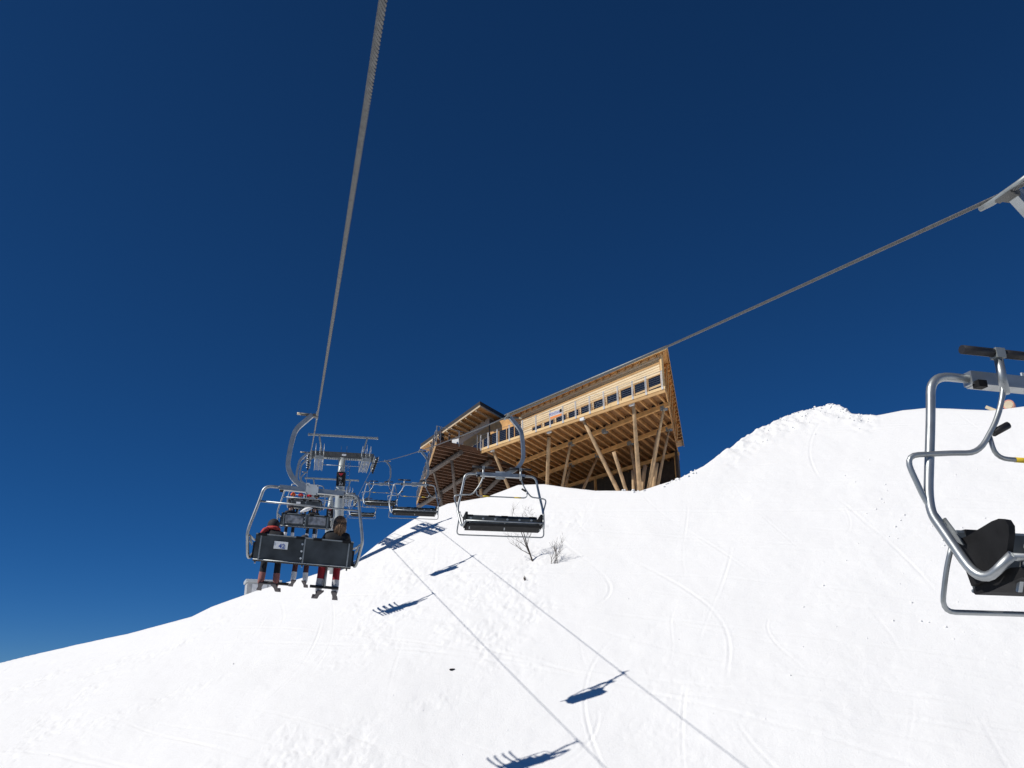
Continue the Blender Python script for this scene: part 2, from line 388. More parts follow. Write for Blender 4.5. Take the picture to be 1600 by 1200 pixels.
# ------------------------------------------------------------------ chairs
SINGLES = {'footrest_grip', 'clip', 'handle', 'clamp', 'yellow_mark', 'stiffener', 'sheave', 'sheave_hub', 'rocker', 'end_plate', 'front_rivet', 'rear_rivet', 'bolt', 'rib'}
def chair_meshes(off, lowered):
    """list of (name, mesh, [(subname, mesh)]) in chair space: origin on the rope, +y is the way riders face"""
    out = []; X = off
    def add(name, mb, m, sub=()): out.append((name, mb.mesh(name, m), [(a, q.mesh(a, c)) for a, b, c in sub for q in (b.pieces() if a in SINGLES else [b])]))
    # hanger arm, box section, bowed outward (-x)
    arm = [(-.10, 0, .01), (-.41, 0, -.36), (-.455, 0, -.75), (-.46, 0, -1.16), (-.36+X*.5, 0, -1.42), (-.15+X, 0, -1.575), (-.02+X, 0, -1.60)]
    pts = bend(arm, .13, 4); mb = MB(); V = []
    for i, p in enumerate(pts):
        t = (pts[min(i+1, len(pts)-1)]-pts[max(i-1, 0)]).normalized(); N = Vector((0, 1, 0)); B = t.cross(N).normalized()
        for a, b in ((-1, -1), (1, -1), (1, 1), (-1, 1)): V.append(p+N*a*.045+B*b*.048)
    F = [(i*4+k, i*4+(k+1) % 4, i*4+4+(k+1) % 4, i*4+4+k) for i in range(len(pts)-1) for k in range(4)]+[(3, 2, 1, 0), tuple(len(V)-4+k for k in range(4))]
    mb.add(V, F, False); add('hanger_arm', mb, STEEL)
    # rope grip
    g = MB(); g.tube([(-.34, 0, .0), (-.06, 0, .0)], .032, 10); g.box((-.05, 0, -.005), (.08, .12, .065)); g.box((.0, 0, -.03), (.045, .16, .022))
    jaw = MB(); jaw.tube([(-.005, -.26, .012), (-.005, -.14, 0), (-.005, .14, 0), (-.005, .26, .012)], [.021, .027, .027, .021], 10)
    knob = MB(); knob.tube([(-.42, 0, .0), (-.33, 0, .0)], .028, 8)
    add('rope_grip', g, DARKBEAM, [('jaw', jaw, STEEL_DULL), ('spring_cap', knob, BEIGE)])
    # top beam and side frames
    b = MB(); b.box((X, 0, -1.61), (1.30, .085, .095)); b.box((X, 0, -1.655), (1.24, .11, .014))
    cap_ = MB()
    for s in (-1, 1): cap_.box((X+s*.60, .05, -1.665), (.07, .06, .05))
    add('top_beam', b, STEEL, [('clip', cap_, BLACK)])
    pl = MB(); pl.box((X, -.055, -1.60), (.25, .012, .21)); bo = MB()
    for sx in (-1, 1):
        for sz in (-1, 1): bo.tube([(X+sx*.1, -.061, -1.60+sz*.085), (X+sx*.1, -.07, -1.60+sz*.085)], .012, 6)
    add('number_plate', pl, PLATE, [('bolt', bo, DARKBEAM)])
    for s in (-1, 1):
        path = [(X+s*.62, 0, -1.61), (X+s*.95, 0, -1.61), (X+s*1.0, 0, -1.90), (X+s*1.145, 0, -2.56), (X+s*1.12, .08, -2.72), (X+s*1.07, .26, -3.08), (X+s*1.0, .47, -2.92)]
        add('side_frame', MB().tube(bend(path, .19, 7), .031, 12), STEEL)
        br = MB(); br.prism([(X+s*1.075-.006, .01, -2.64), (X+s*1.075-.006, .06, -2.625), (X+s*1.075-.006, .14, -2.74), (X+s*1.02-.006, .12, -2.81), (X+s*1.02-.006, .03, -2.76)], (.012, 0, 0))
        add('bracket', br, STEEL_DULL)
    # moulded seat
    th = .03; W2 = .965; ZT = -2.60 if lowered else -2.71
    back = MB(); back.prism([(X-W2, -.02, ZT), (X-W2, -.02+th, ZT+.01), (X-W2, .03+th, -2.85), (X-W2, .07+th, -3.06), (X-W2, .07, -3.09), (X-W2, .03, -2.86)], (2*W2, 0, 0))
    rib = MB()
    for xx in (-.86, 0, .88): rib.beam((X+xx, -.028, ZT-.015), (X+xx, .058, -3.08), .026, .02, (0, 1, 0))
    rib.tube([(X-W2, .062, -3.085), (X+W2, .062, -3.085)], .012, 6)
    edge = MB(); edge.beam((X-W2, -.013, ZT+.008), (X+W2, -.013, ZT+.008), .05, .022)
    clip = MB()
    for xx in (-.84, -.10, .24, .82): clip.box((X+xx, -.016, ZT), (.17, .075, .05))
    riv = MB()
    for k in range(6): riv.tube([(X-.8+.32*k, .055, -2.79), (X-.8+.32*k, .074, -2.79)], .028, 8)
    rvb = MB()
    for zz in (-2.72, -2.86, -3.0): rvb.tube([(X-.045, .0, zz), (X-.045, -.04+(-zz-2.6)*.18, zz)], .022, 8)
    add('backrest', back, PANEL, [('rib', rib, STEEL), ('edge_trim', edge, STEEL_DULL), ('clip', clip, BLACK), ('front_rivet', riv, PLATE), ('rear_rivet', rvb, PLATE)])
    seat = MB(); seat.prism([(X-W2, .06, -3.09), (X-W2, .10, -3.05), (X-W2, .40, -2.985), (X-W2, .47, -2.99), (X-W2, .50, -3.02), (X-W2, .47, -3.05), (X-W2, .2, -3.105), (X-W2, .08, -3.11)], (2*W2, 0, 0))
    add('seat', seat, BLACK)
    for s in (-1, 1):
        x0 = X+s*(W2+.012)-.02
        bol = MB(); bol.prism([(x0, .0, -2.76), (x0, .13, -2.755), (x0, .36, -2.70), (x0, .42, -2.695), (x0, .465, -2.71), (x0, .485, -2.75), (x0, .475, -2.80), (x0, .41, -2.95), (x0, .30, -3.02), (x0, .1, -3.06), (x0, .06, -2.9)], (.045, 0, 0))
        add('side_panel', bol, BLACK)
    ft = MB(); ft.tube([(X-1.0, .46, -2.93), (X+1.0, .46, -2.93)], .024, 10)
    for xx in (-.93, 0, .9): ft.beam((X+xx, .44, -2.95), (X+xx, .36, -3.12), .03, .02)
    add('front_rail', ft, STEEL)
    if not lowered:
        lp = MB(); lp.tube(bend([(X-1.105, .12, -2.80), (X-1.13, .06, -2.95), (X-1.15, -.02, -3.21), (X-.9, -.02, -3.21), (X+.9, -.02, -3.21), (X+1.15, -.02, -3.21), (X+1.13, .06, -2.95), (X+1.105, .12, -2.80)], .1, 5), .017, 10)
        add('rear_bumper', lp, STEEL)
        # restraint bar raised overhead
        r = MB()
        for s in (-1, 1):
            r.tube(bend([(X+s*1.10, .05, -2.66), (X+s*1.15, .0, -2.52), (X+s*1.245, -.02, -2.2), (X+s*1.05, .03, -2.19), (X+s*.95, .08, -2.19), (X+s*.78, .12, -2.19), (X+s*.60, .14, -1.95), (X+s*.50, .15, -1.72), (X+s*.50, .15, -1.47)], .11, 5), .019, 10)
            r.tube([(X+s*.50, .15, -1.76), (X+s*.50, .15, -1.47)], .03, 10)
        r.tube(bend([(X-.68, .13, -2.06), (X-.66, .13, -2.22), (X-.4, .13, -2.22), (X+.4, .13, -2.22), (X+.66, .13, -2.22), (X+.68, .13, -2.06)], .1, 5), .016, 10)
        gr = MB(); yl = MB(); hd = MB()
        for s in (-1, 1):
            gr.tube([(X+s*.50-.29, .15, -1.46), (X+s*.50-.035, .15, -1.46)], .032, 10); gr.tube([(X+s*.50+.035, .15, -1.46), (X+s*.50+.29, .15, -1.46)], .032, 10)
            yl.tube([(X+s*.42-.09, .13, -2.22), (X+s*.42+.09, .13, -2.22)], .0185, 10)
            hd.tube([(X+s*.645, .13, -2.045), (X+s*.53, .15, -1.985)], .025, 10)
        hub = MB()
        for s in (-1, 1): hub.box((X+s*.50, .15, -1.465), (.075, .07, .07))
        add('restraint_bar', r, STEEL, [('footrest_grip', gr, GRIP), ('yellow_mark', yl, YELLOW), ('handle', hd, GRIP), ('clamp', hub, STEEL_DULL)])
    else:
        cb = MB(); cb.tube([(X-1.02, .01, -1.93), (X+1.02, .01, -1.93)], .02, 10); add('cross_bar', cb, STEEL)
        r = MB(); gr = MB()
        r.tube(bend([(X-1.10, .05, -2.62), (X-1.08, .35, -2.60), (X-1.0, .62, -2.64), (X+1.0, .62, -2.64), (X+1.08, .35, -2.60), (X+1.10, .05, -2.62)], .15, 5), .019, 10)
        for s in (-1, 1):
            r.tube(bend([(X+s*.50, .62, -2.64), (X+s*.50, .70, -2.9), (X+s*.50, .58, -3.46)], .2, 5), .03, 10)
            gr.tube([(X+s*.50-.29, .58, -3.46), (X+s*.50+.29, .58, -3.46)], .03, 10)
        add('restraint_bar', r, STEEL, [('footrest_grip', gr, GRIP)])
    return out
_chair_cache = {}
def chair(s, side, off, lowered, label, tilt=0.0):
    key = (off, lowered)
    if key not in _chair_cache: _chair_cache[key] = chair_meshes(off, lowered)
    root = empty('chairlift_chair', rope_pt(s, side), (0, rad(tilt)*(1 if not side else -1), math.pi if side else 0))
    tag(root, label, 'chairlift chair', 'chairs hanging on the lift ropes')
    for name, me, subs in _chair_cache[key]:
        p = obj(name, me, root)
        for sn, sm in subs: obj(sn, sm, p)
    return root
SP, SA, SD = 17.8646, 17.9637, 21.6213
chairA = chair(SA, 0, .10, True, 'big occupied chair on the left rope, three riders, white sticker on its grey back', 3.4)
chairB = chair(SA+SP, 0, .10, True, 'occupied chair with pale scuffed back, second on the left rope behind the nearest', 2.2)
chairH = chair(SA+2*SP, 0, .10, True, 'small occupied chair with four riders in coloured helmets, third on the left rope', 1.6)
chairI = chair(SA+3*SP, 0, .10, True, 'farthest chair of the left rope, mostly hidden beyond the first tower', 1.6)
chairC = chair(4.78, 1, .02, False, 'near empty chair cut off by the right edge of the photo', .6)
chairD = chair(SD, 1, .16, False, 'empty chair hanging in front of the restaurant and the bare shrubs', 0)
chairE = chair(SD+SP, 1, .16, False, 'empty chair overlapping the left terrace corner of the restaurant', 0)
chairF = chair(SD+2*SP, 1, .16, False, 'empty chair against blue sky just right of the first tower', 0)
chairG = chair(SD+3*SP, 1, .10, False, 'tiny empty chair beyond the tower, lowest on the right rope', 0)
# marks on the chair backs
st = MB(); st.box((-.36, -.012, -2.78), (.27, .006, .15)); sticker = tag(st.build('sticker', WHITE, chairA), 'white sticker with blue print')
lt = obj('sticker_print', text_mesh('42', .13, BLUE, .002), sticker); lt.location = (-.34, -.018, -2.80); lt.rotation_euler = (rad(90), 0, 0)
for x0, x1 in ((-.80, -.1), (.12, .80)):
    q = MB(); q.prism([(x0+.1, -.006, -2.66), (x1+.1, -.006, -2.66), (x1+.1, .026, -2.98), (x0+.1, .026, -2.98)], (0, -.004, 0)); q.build('scuff_panel', PANELW, chairB)
st = MB(); st.box((-.36, -.012, -2.76), (.26, .006, .13)); st.build('sticker', WHITE, chairH)

# ------------------------------------------------------------------ riders and people
def skin_body(name, verts, edges, radii, root, mats, zone):
    me = bpy.data.meshes.new(name); me.from_pydata([Vector(v) for v in verts], edges, [])
    o = bpy.data.objects.new(name+'_tmp', me); COL.objects.link(o)
    o.modifiers.new('skin', 'SKIN').use_smooth_shade = True
    for i, r in enumerate(radii):
        d = me.skin_vertices[0].data[i]; d.radius = (r, r) if not isinstance(r, tuple) else r; d.use_root = (i == root)
    sb = o.modifiers.new('sub', 'SUBSURF'); sb.levels = 1; sb.render_levels = 1
    dg = bpy.context.evaluated_depsgraph_get(); dg.update()
    out = bpy.data.meshes.new_from_object(o.evaluated_get(dg)); bpy.data.objects.remove(o)
    out.materials.clear()
    for m in mats: out.materials.append(m)
    P = np.array(verts); seg = np.array(edges)
    A, B = P[seg[:, 0]], P[seg[:, 1]]; D = B-A; L2 = (D*D).sum(1)
    for f in out.polygons:
        c = np.array(f.center); t = np.clip(((c-A)*D).sum(1)/L2, 0, 1); q = A+D*t[:, None]
        f.material_index = zone[int(np.argmin(((c-q)**2).sum(1)))]; f.use_smooth = True
    return out

def rider(parent_chair, x, label, jacket, pants, boots, hat=None, hat_kind='helmet', lean=0.0, slump=0.0, scale=1.0, skis=True, boot_tilt=0.0, back=None, hair=None, scarf=None):
    V = []; E = []; Rr = []; Z = []; id_ = {}
    def vtx(n, p, r): id_[n] = len(V); V.append(p); Rr.append(r)
    def edge(a, b, z): E.append((id_[a], id_[b])); Z.append(z)
    L = lean; S = slump
    vtx('pelvis', (0, .16, .11), .125); vtx('belly', (L*.3, .15, .28), (.135, .115)); vtx('chest', (L*.7, .13+S*.2, .45-S*.03), (.155, .115))
    vtx('neck', (L, .15+S*.5, .60-S*.08), .06); vtx('head0', (L*1.1, .17+S*.8, .69-S*.12), .085); vtx('head1', (L*1.15, .18+S*.9, .79-S*.16), .082)
    edge('pelvis', 'belly', 0); edge('belly', 'chest', 0); edge('chest', 'neck', 0); edge('neck', 'head0', 3); edge('head0', 'head1', 3)
    for s, n in ((-1, 'l'), (1, 'r')):
        vtx('hip'+n, (s*.10, .20, .10), .095); vtx('knee'+n, (s*.135, .56, .09), .075); vtx('shin'+n, (s*.14, .57, -.23), .072)
        vtx('ankle'+n, (s*.145, .58, -.33), .078); vtx('heel'+n, (s*.15, .55, -.43), .068); vtx('toe'+n, (s*.155, .78, -.45), .055)
        vtx('sho'+n, (L*.8+s*.18, .13+S*.3, .51-S*.04), .075); vtx('elb'+n, (L*.6+s*.26, .28, .30), .058); vtx('wri'+n, (s*.2, .50, .25), .042); vtx('hand'+n, (s*.18, .58, .25), .045)
        edge('pelvis', 'hip'+n, 1); edge('hip'+n, 'knee'+n, 1); edge('knee'+n, 'shin'+n, 1); edge('shin'+n, 'ankle'+n, 2); edge('ankle'+n, 'heel'+n, 2); edge('heel'+n, 'toe'+n, 2)
        edge('chest', 'sho'+n, 0); edge('sho'+n, 'elb'+n, 0); edge('elb'+n, 'wri'+n, 0); edge('wri'+n, 'hand'+n, 4)
    gl = fabric('black_glove', (.015, .015, .016))
    me = skin_body('body', V, E, Rr, 0, [jacket, pants, boots, SKIN, gl], Z)
    M_ = parent_chair.matrix_basis.copy()
    root = empty('person', M_ @ Vector((x, .02, -3.03)), parent_chair.rotation_euler); root.scale = (scale,)*3
    tag(root, label, 'person', 'skiers riding the chairlift')
    obj('body', me, root)
    hp = Vector(V[id_['head1']]); h0 = Vector(V[id_['head0']])
    def dome(rx, ry, rz, zlo, c, n=14, m=7):
        mb = MB(); P_ = []
        for i in range(m+1):
            th = (math.pi/2-zlo)*(i/m)+0.0
            for k in range(n):
                a = 2*math.pi*k/n; P_.append(c+Vector((rx*math.sin(th)*math.cos(a), ry*math.sin(th)*math.sin(a), rz*math.cos(th))))
        mb.add(P_, [(i*n+k, i*n+(k+1) % n, (i+1)*n+(k+1) % n, (i+1)*n+k) for i in range(m) for k in range(n)], True); return mb
    hs_ = 1.25 if parent_chair is chairH else 1.0
    if hat is not None:
        dome(.125*hs_, .14*hs_, .135*hs_, -.25, hp-Vector((0, 0, .02))).build('helmet' if hat_kind == 'helmet' else 'hat', hat, root)
    if scarf is not None:
        c = Vector(V[id_['neck']]); sc = MB(); sc.tube([c+Vector((.115*math.cos(a), .10*math.sin(a)-.01, .03-.02*math.sin(a))) for a in np.linspace(0, 2*math.pi, 15)], .042, 8); sc.tube([c+Vector((-.1, -.09, .02)), c+Vector((-.16, -.15, -.02)), c+Vector((-.2, -.15, -.1))], .045, 8); sc.build('scarf', scarf, root)
    if hair is not None:
        mb = dome(.118, .128, .125, -.3, hp-Vector((0, .01, .02)))
        mb.build('hair', hair, root)
        h = MB()
        for k in range(9):
            a = rad(180+k*22.5); b0 = hp+Vector((.085*math.cos(a), .07*math.sin(a)-.02, -.02)); h.tube([b0, b0+Vector((.01*math.cos(a), -.035, -.11)), b0+Vector((.0, -.03, -.23-.03*(k % 3)))], [.04, .036, .012], 6)
        h.build('hair', hair, root)
    gg = MB(); c = h0+Vector((0, .09, .055)); gg.tube([c+Vector((-.075, -.02, 0)), c+Vector((-.04, .015, 0)), c+Vector((.04, .015, 0)), c+Vector((.075, -.02, 0))], .036, 8); gg.build('goggles', BLACK, root)
    ns = MB(); ns.tube([h0+Vector((0, .085, .02)), h0+Vector((0, .108, -.012))], [.012, .018], 6); ns.build('nose', SKIN, root)
    if skis:
        for s, n in ((-1, 'l'), (1, 'r')):
            t = Vector(V[id_['toe'+n]]); y0 = t.y-.12
            sk = MB(); zb = t.z-.075
            prof = [(-.72, .0, .10), (-.5, 0, .095), (0, .006, .07), (.5, 0, .10), (.72, .015, .105), (.85, .09, .06)]
            P_ = []
            for yy, zz, wd in prof:
                for sx in (-1, 1):
                    for dz in (0, .022): P_.append((t.x+sx*wd/2+s*yy*.06, y0+yy, zb+zz+dz+yy*boot_tilt))
            F_ = []
            for i in range(len(prof)-1):
                a = i*4; F_ += [(a, a+4, a+6, a+2), (a+1, a+3, a+7, a+5), (a, a+1, a+5, a+4), (a+2, a+6, a+7, a+3)]
            F_ += [(0, 2, 3, 1), (len(P_)-4, len(P_)-3, len(P_)-1, len(P_)-2)]
            sk.add(P_, F_); ski = sk.build('ski', fabric('ski_top', (.03, .022, .028)), root)
            bd = MB(); bd.box((t.x, y0-.14, zb+.04), (.07, .1, .05)); bd.box((t.x, y0+.13, zb+.04), (.07, .08, .045)); bd.build('binding', BLACK, ski)
    return root
F_ = fabric
rider(chairA, -.52, 'rider in dark hat and red scarf at left of the nearest chair', F_('dark_jacket', (.02, .02, .024)), F_('navy_trousers', (.008, .01, .018)), F_('red_boot', (.3, .12, .11)), F_('dark_hat', (.02, .018, .022)), 'hat', -.05, .30, 1.0, scarf=F_('red_scarf', (.55, .06, .05)))
rider(chairA, .08, 'middle rider on the nearest chair, only grey legs and white boots showing', F_('grey_jacket', (.06, .06, .065)), F_('dark_red_grey_trousers', (.09, .03, .035)), F_('white_boot', (.72, .72, .74)), F_('grey_hat', (.05, .05, .06)), 'hat', .0, .75, .80)
rider(chairA, .66, 'brown-haired rider in black jacket and red trousers at right of the nearest chair', F_('black_jacket', (.012, .012, .014)), F_('red_trousers', (.26, .01, .022)), F_('pale_boot', (.5, .5, .53)), None, 'helmet', .07, .0, 1.12, hair=HAIR)
for xx, lab, jk, ht, ln in ((-.5, 'rider in dark jacket at left of the second occupied chair', (.02, .02, .028), (.025, .02, .03), -.03), (.36, 'rider in black jacket at right of the second occupied chair', (.012, .012, .014), (.02, .02, .022), .05)):
    rider(chairB, xx, lab, F_('rider_jacket_%d' % int(jk[2]*1000), jk), F_('navy_trousers', (.008, .01, .018)), F_('white_boot', (.72, .72, .74)), F_('hat_%d' % int(ht[2]*1000), ht), 'hat', ln, .05)
bag = MB(); P_ = []
for i in range(7):
    t = i/6; wv = .02+.10*math.sin(math.pi*min(1, t*1.05)); P_ += [(-.28+.5*t, 0, .18*t-wv*.6), (-.28+.5*t, -.10*math.sin(math.pi*t)-.01, .18*t), (-.28+.5*t, 0, .18*t+wv), (-.28+.5*t, .05, .18*t)]
bag.add(P_, [(i*4+k, i*4+(k+1) % 4, i*4+4+(k+1) % 4, i*4+4+k) for i in range(6) for k in range(4)]+[(3, 2, 1, 0), (24, 25, 26, 27)], True)
bo_ = bag.build('white_bag', WHITE); bo_.location = chairB.matrix_basis @ Vector((.12, -.02, -2.50)); tag(bo_, 'white bag on the top edge of the second occupied chair', 'bag')
for xx, lab, jk, ht in ((-.72, 'rider in orange helmet at left end of the third chair', (.05, .05, .06), (.75, .12, .02)), (-.26, 'rider in red and white helmet second from left on the third chair', (.06, .03, .03), (.6, .05, .05)),
                        (.24, 'rider in bright red helmet second from right on the third chair', (.02, .02, .025), (.6, .01, .025)), (.70, 'rider in black helmet at right end of the third chair', (.015, .015, .018), (.02, .02, .02))):
    rider(chairH, xx, lab, F_('jkt_%d_%d' % (int(jk[0]*1000), int(ht[0]*100)), jk), F_('black_trousers', (.012, .012, .014)), F_('grey_boot', (.2, .2, .22)), F_('helmet_%d_%d' % (int(ht[0]*100), int(ht[2]*1000)), ht), 'helmet', 0, .0)

# ------------------------------------------------------------------ lift towers
def tower_meshes():
    out = []; h = GAUGE/2
    def add(name, mb, m, sub=()): out.append((name, mb.mesh(name, m), [(a, q.mesh(a, c)) for a, b, c in sub for q in (b.pieces() if a in SINGLES else [b])]))
    arm = MB(); arm.box((0, 0, .40), (4.75, .42, .46))
    lip = MB(); lip.box((0, 0, .155), (4.3, .5, .03)); 
    for k in range(15): lip.box((-1.1+k*.157, -.2, .09), (.1, .05, .1))
    wp = MB(); wp.box((.12, -.216, .42), (.32, .012, .15)); bo = MB(); 
    for xx in (-2.25, -2.1, -1.95, 1.95, 2.1, 2.25): bo.box((xx, -.215, .40), (.03, .02, .44))
    add('crossarm', arm, DARKBEAM, [('bracket', lip, STEEL_DULL), ('tower_number_plate', wp, WHITE), ('stiffener', bo, STEEL_DULL)])
    for sx in (-1, 1):
        x = sx*h
        tr = MB(); tr.box((x-sx*.17, 0, .0), (.06, 3.6, .14)); tr.box((x+sx*.14, 0, .0), (.04, 3.4, .10)); tr.beam((x-sx*.2, 0, .05), (x-sx*.45, 0, .3), .16, .16)
        sh = MB()
        for k in range(6): yy = -1.75+.7*k; sh.tube([(x-.055, yy, -.235), (x+.055, yy, -.235)], .215, 16)
        hub = MB()
        for k in range(6): yy = -1.75+.7*k; hub.tube([(x-.12, yy, -.235), (x+.12, yy, -.235)], .045, 8)
        rk = MB()
        for k in range(3): rk.beam((x-sx*.14, -1.75+1.4*k, -.235), (x-sx*.14, -1.05+1.4*k, -.235), .04, .12); rk.beam((x-sx*.14, -1.4+1.4*k, -.2), (x-sx*.14, -1.4+1.4*k, .03), .1, .06, (0, 1, 0))
        add('sheave_train', tr, STEEL_DULL, [('sheave', sh, BLACK), ('sheave_hub', hub, STEEL), ('rocker', rk, STEEL_DULL)])
        cw = MB(); xc = sx*(h-.78)
        for k in range(7): cw.box((xc-.27+k*.09, 0, -.32), (.035, 3.8, .04))
        cw.box((xc-.3, 0, -.30), (.03, 3.8, .22)); cw.box((xc+.3, 0, -.30), (.03, 3.8, .22)); cw.box((xc, -1.9, -.30), (.6, .03, .26))
        for yy in (-1.2, 0, 1.2): cw.beam((xc, yy, -.35), (xc, yy, .2), .05, .05, (0, 1, 0))
        ra = MB()
        for xx in (xc-.3, xc+.3, xc+.02):
            for yy in (-1.9, -.6, .6, 1.9): ra.tube([(xx, yy, -.4), (xx, yy, .75 if xx != xc+.02 else .85)], .017, 6)
        for xx in (xc-.3, xc+.3): ra.tube([(xx, -1.9, .75), (xx, 1.9, .75)], .015, 6)
        add('catwalk', cw, STEEL_DULL, [('railing', ra, STEEL)])
        po = MB(); po.beam((sx*(h-.95), 0, .6), (sx*(h-.68), 0, 1.9), .12, .12, (0, 1, 0)); add('lifting_post', po, STEEL_DULL)
    lb = MB(); lb.box((0, 0, 1.95), (5.35, .16, .13)); ends = MB()
    for sx in (-1, 1): ends.box((sx*2.6, 0, 1.95), (.05, .22, .2))
    add('lifting_beam', lb, STEEL_DULL, [('end_plate', ends, STEEL)])
    ln = MB(); ln.tube([(-1.5, -.3, -.45), (1.5, -.3, -.45)], .02, 6); add('link_rod', ln, STEEL)
    lad = MB()
    for xx in (.36, .62): lad.tube([(xx, .0, -7.5), (xx, 0, 0)], .015, 6)
    for k in range(25): lad.tube([(.36, 0, -7.4+.3*k), (.62, 0, -7.4+.3*k)], .012, 6)
    add('ladder', lad, STEEL)
    an = MB(); an.tube([(-.1, 0, .6), (-.1, 0, 1.15)], .01, 6); an.tube([(.32, 0, .6), (.32, 0, 1.2)], .012, 6); add('antenna', an, DARKBEAM)
    return out
TM = tower_meshes()
def tower(s, zr, label, sign_txt):
    cx = DX+GAUGE/2; zg = ground(cx, s)-1.0
    root = empty('lift_tower', (cx, s, zr)); tag(root, label, 'lift tower', 'towers of the chairlift')
    for name, me, subs in TM:
        p = obj(name, me, root)
        for a, b in subs: obj(a, b, p)
    H = zg-zr
    pole = MB(); pole.tube([(0, 0, H), (0, 0, H*.5), (0, 0, -2.1), (0, 0, -.92), (0, 0, -.915), (0, 0, -.91), (0, 0, -.905), (0, 0, .2)], [.43, .37, .325, .325, .322, .262, .26, .26], 24); pp = pole.build('pole', mat('tower_paint', (.42, .45, .45), .5, .3, .12, 1.5), root)
    fl = MB(); fl.tube([(0, 0, -2.32), (0, 0, -2.28)], .40, 20); fl.build('flange', STEEL, pp)
    R_ = .335; arc = lambda a: (R_*math.sin(rad(a)), -R_*math.cos(rad(a)))
    def wrap(name, a0, a1, z0, z1, rr, m, par):
        mb = MB(); n = 14; V = []
        for i in range(n+1):
            a = rad(a0+(a1-a0)*i/n); V += [(rr*math.sin(a), -rr*math.cos(a), z0), (rr*math.sin(a), -rr*math.cos(a), z1)]
        mb.add(V, [(2*i, 2*i+2, 2*i+3, 2*i+1) for i in range(n)], True); return mb.build(name, m, par)
    sg = wrap('sign', -85, 85, -2.02, -.92, .338, BLACK, root)
    # red comet shaped emblem and white lettering, bent round the pole
    mb = MB(); V = []
    for i in range(13):
        t = i/12; a = rad(-35+t*62); zt = -1.02-.03*math.sin(t*3); V += [(.342*math.sin(a), -.342*math.cos(a), zt), (.342*math.sin(a), -.342*math.cos(a), zt-.03-.16*math.sin(math.pi*t)**.8)]
    mb.add(V, [(2*i, 2*i+2, 2*i+3, 2*i+1) for i in range(12)], True); mb.build('emblem', RED, sg)
    def wrap_text(body, size, z, a_off):
        me = text_mesh(body, size, WHITE, 0.0)
        for v in me.vertices:
            a = v.co.x/.343+a_off; zz = v.co.y; v.co = (.343*math.sin(a), -.343*math.cos(a), z+zz)
        return obj('lettering', me, sg)
    wrap_text('Tc', .30, -1.45, -.25); wrap_text('\u25a0\u25a0' if False else 'mm', .12, -1.66, -.2); wrap_text(sign_txt, .26, -1.87, 0.0)
    return root
tower(ST1, ZT1, 'near lift tower with dark crossarm and black sign wrapped round its pole', '2U')
tower(ST2, ZT1+(ST2-ST1)*.075, 'smaller far lift tower standing behind the near one', '3U')

# ------------------------------------------------------------------ restaurant on log struts
OB = Vector((23.04, 50.6)); UB = Vector((-9.33, 18.91)).normalized(); WB = Vector((UB.y, -UB.x))
def B(u, w_, z): p = OB+UB*u+WB*w_; return Vector((p.x, p.y, z))
U3 = Vector((UB.x, UB.y, 0)); W3 = Vector((WB.x, WB.y, 0)); Z3 = Vector((0, 0, 1))
def uw(P): q = Vector((P[0], P[1]))-OB; return q.dot(UB), q.dot(WB)
ZD = 19.0
BS = 1.2                                                       # metres per drawing unit
rest = empty('restaurant', B(10, 6, 14.0)*BS); rest.scale = (BS,)*3
tag(rest, 'large larch-clad mountain restaurant cantilevered on log struts above the snow lip', 'restaurant')
off_r = -rest.location
def rb(mb, name, m, par=None):
    o = mb.build(name, m, par or rest)
    o.matrix_parent_inverse = Matrix.Translation(-B(10, 6, 14.0)) if par is None else Matrix.Identity(4)
    return o
RD = Vector((.603, .798))                                     # right flank direction in (u, w)
floor_poly = [(0, 0), (20.1, 0), (20.1, -4.5), (41, 7.7), (41, 15), (11.33, 15)]
def clip_line(p, d, poly):
    """parameter spans of the line p+t*d inside poly"""
    ts = []
    for i in range(len(poly)):
        a = Vector(poly[i]); b = Vector(poly[(i+1) % len(poly)]); e = b-a; den = d.x*e.y-d.y*e.x
        if abs(den) < 1e-9: continue
        q = a-p; t = (q.x*e.y-q.y*e.x)/den; sN = (q.x*d.y-q.y*d.x)/den
        if 0 <= sN < 1: ts.append(t)
    ts.sort(); return [(ts[i], ts[i+1]) for i in range(0, len(ts)-1, 2)]
mb = MB(); mb.prism([B(u, v, ZD+.26) for u, v in ((0, 0), (20.1, 0), (26, 15), (11.33, 15))], (0, 0, .08)); rb(mb, 'deck', DECKWOOD)
mb = MB(); mb.prism([B(u, v, ZD+.26) for u, v in ((20.1, 0), (20.1, -4.5), (41, 7.7), (41, 15), (26, 15))], (0, 0, .08)); rb(mb, 'terrace_deck', TERRD)
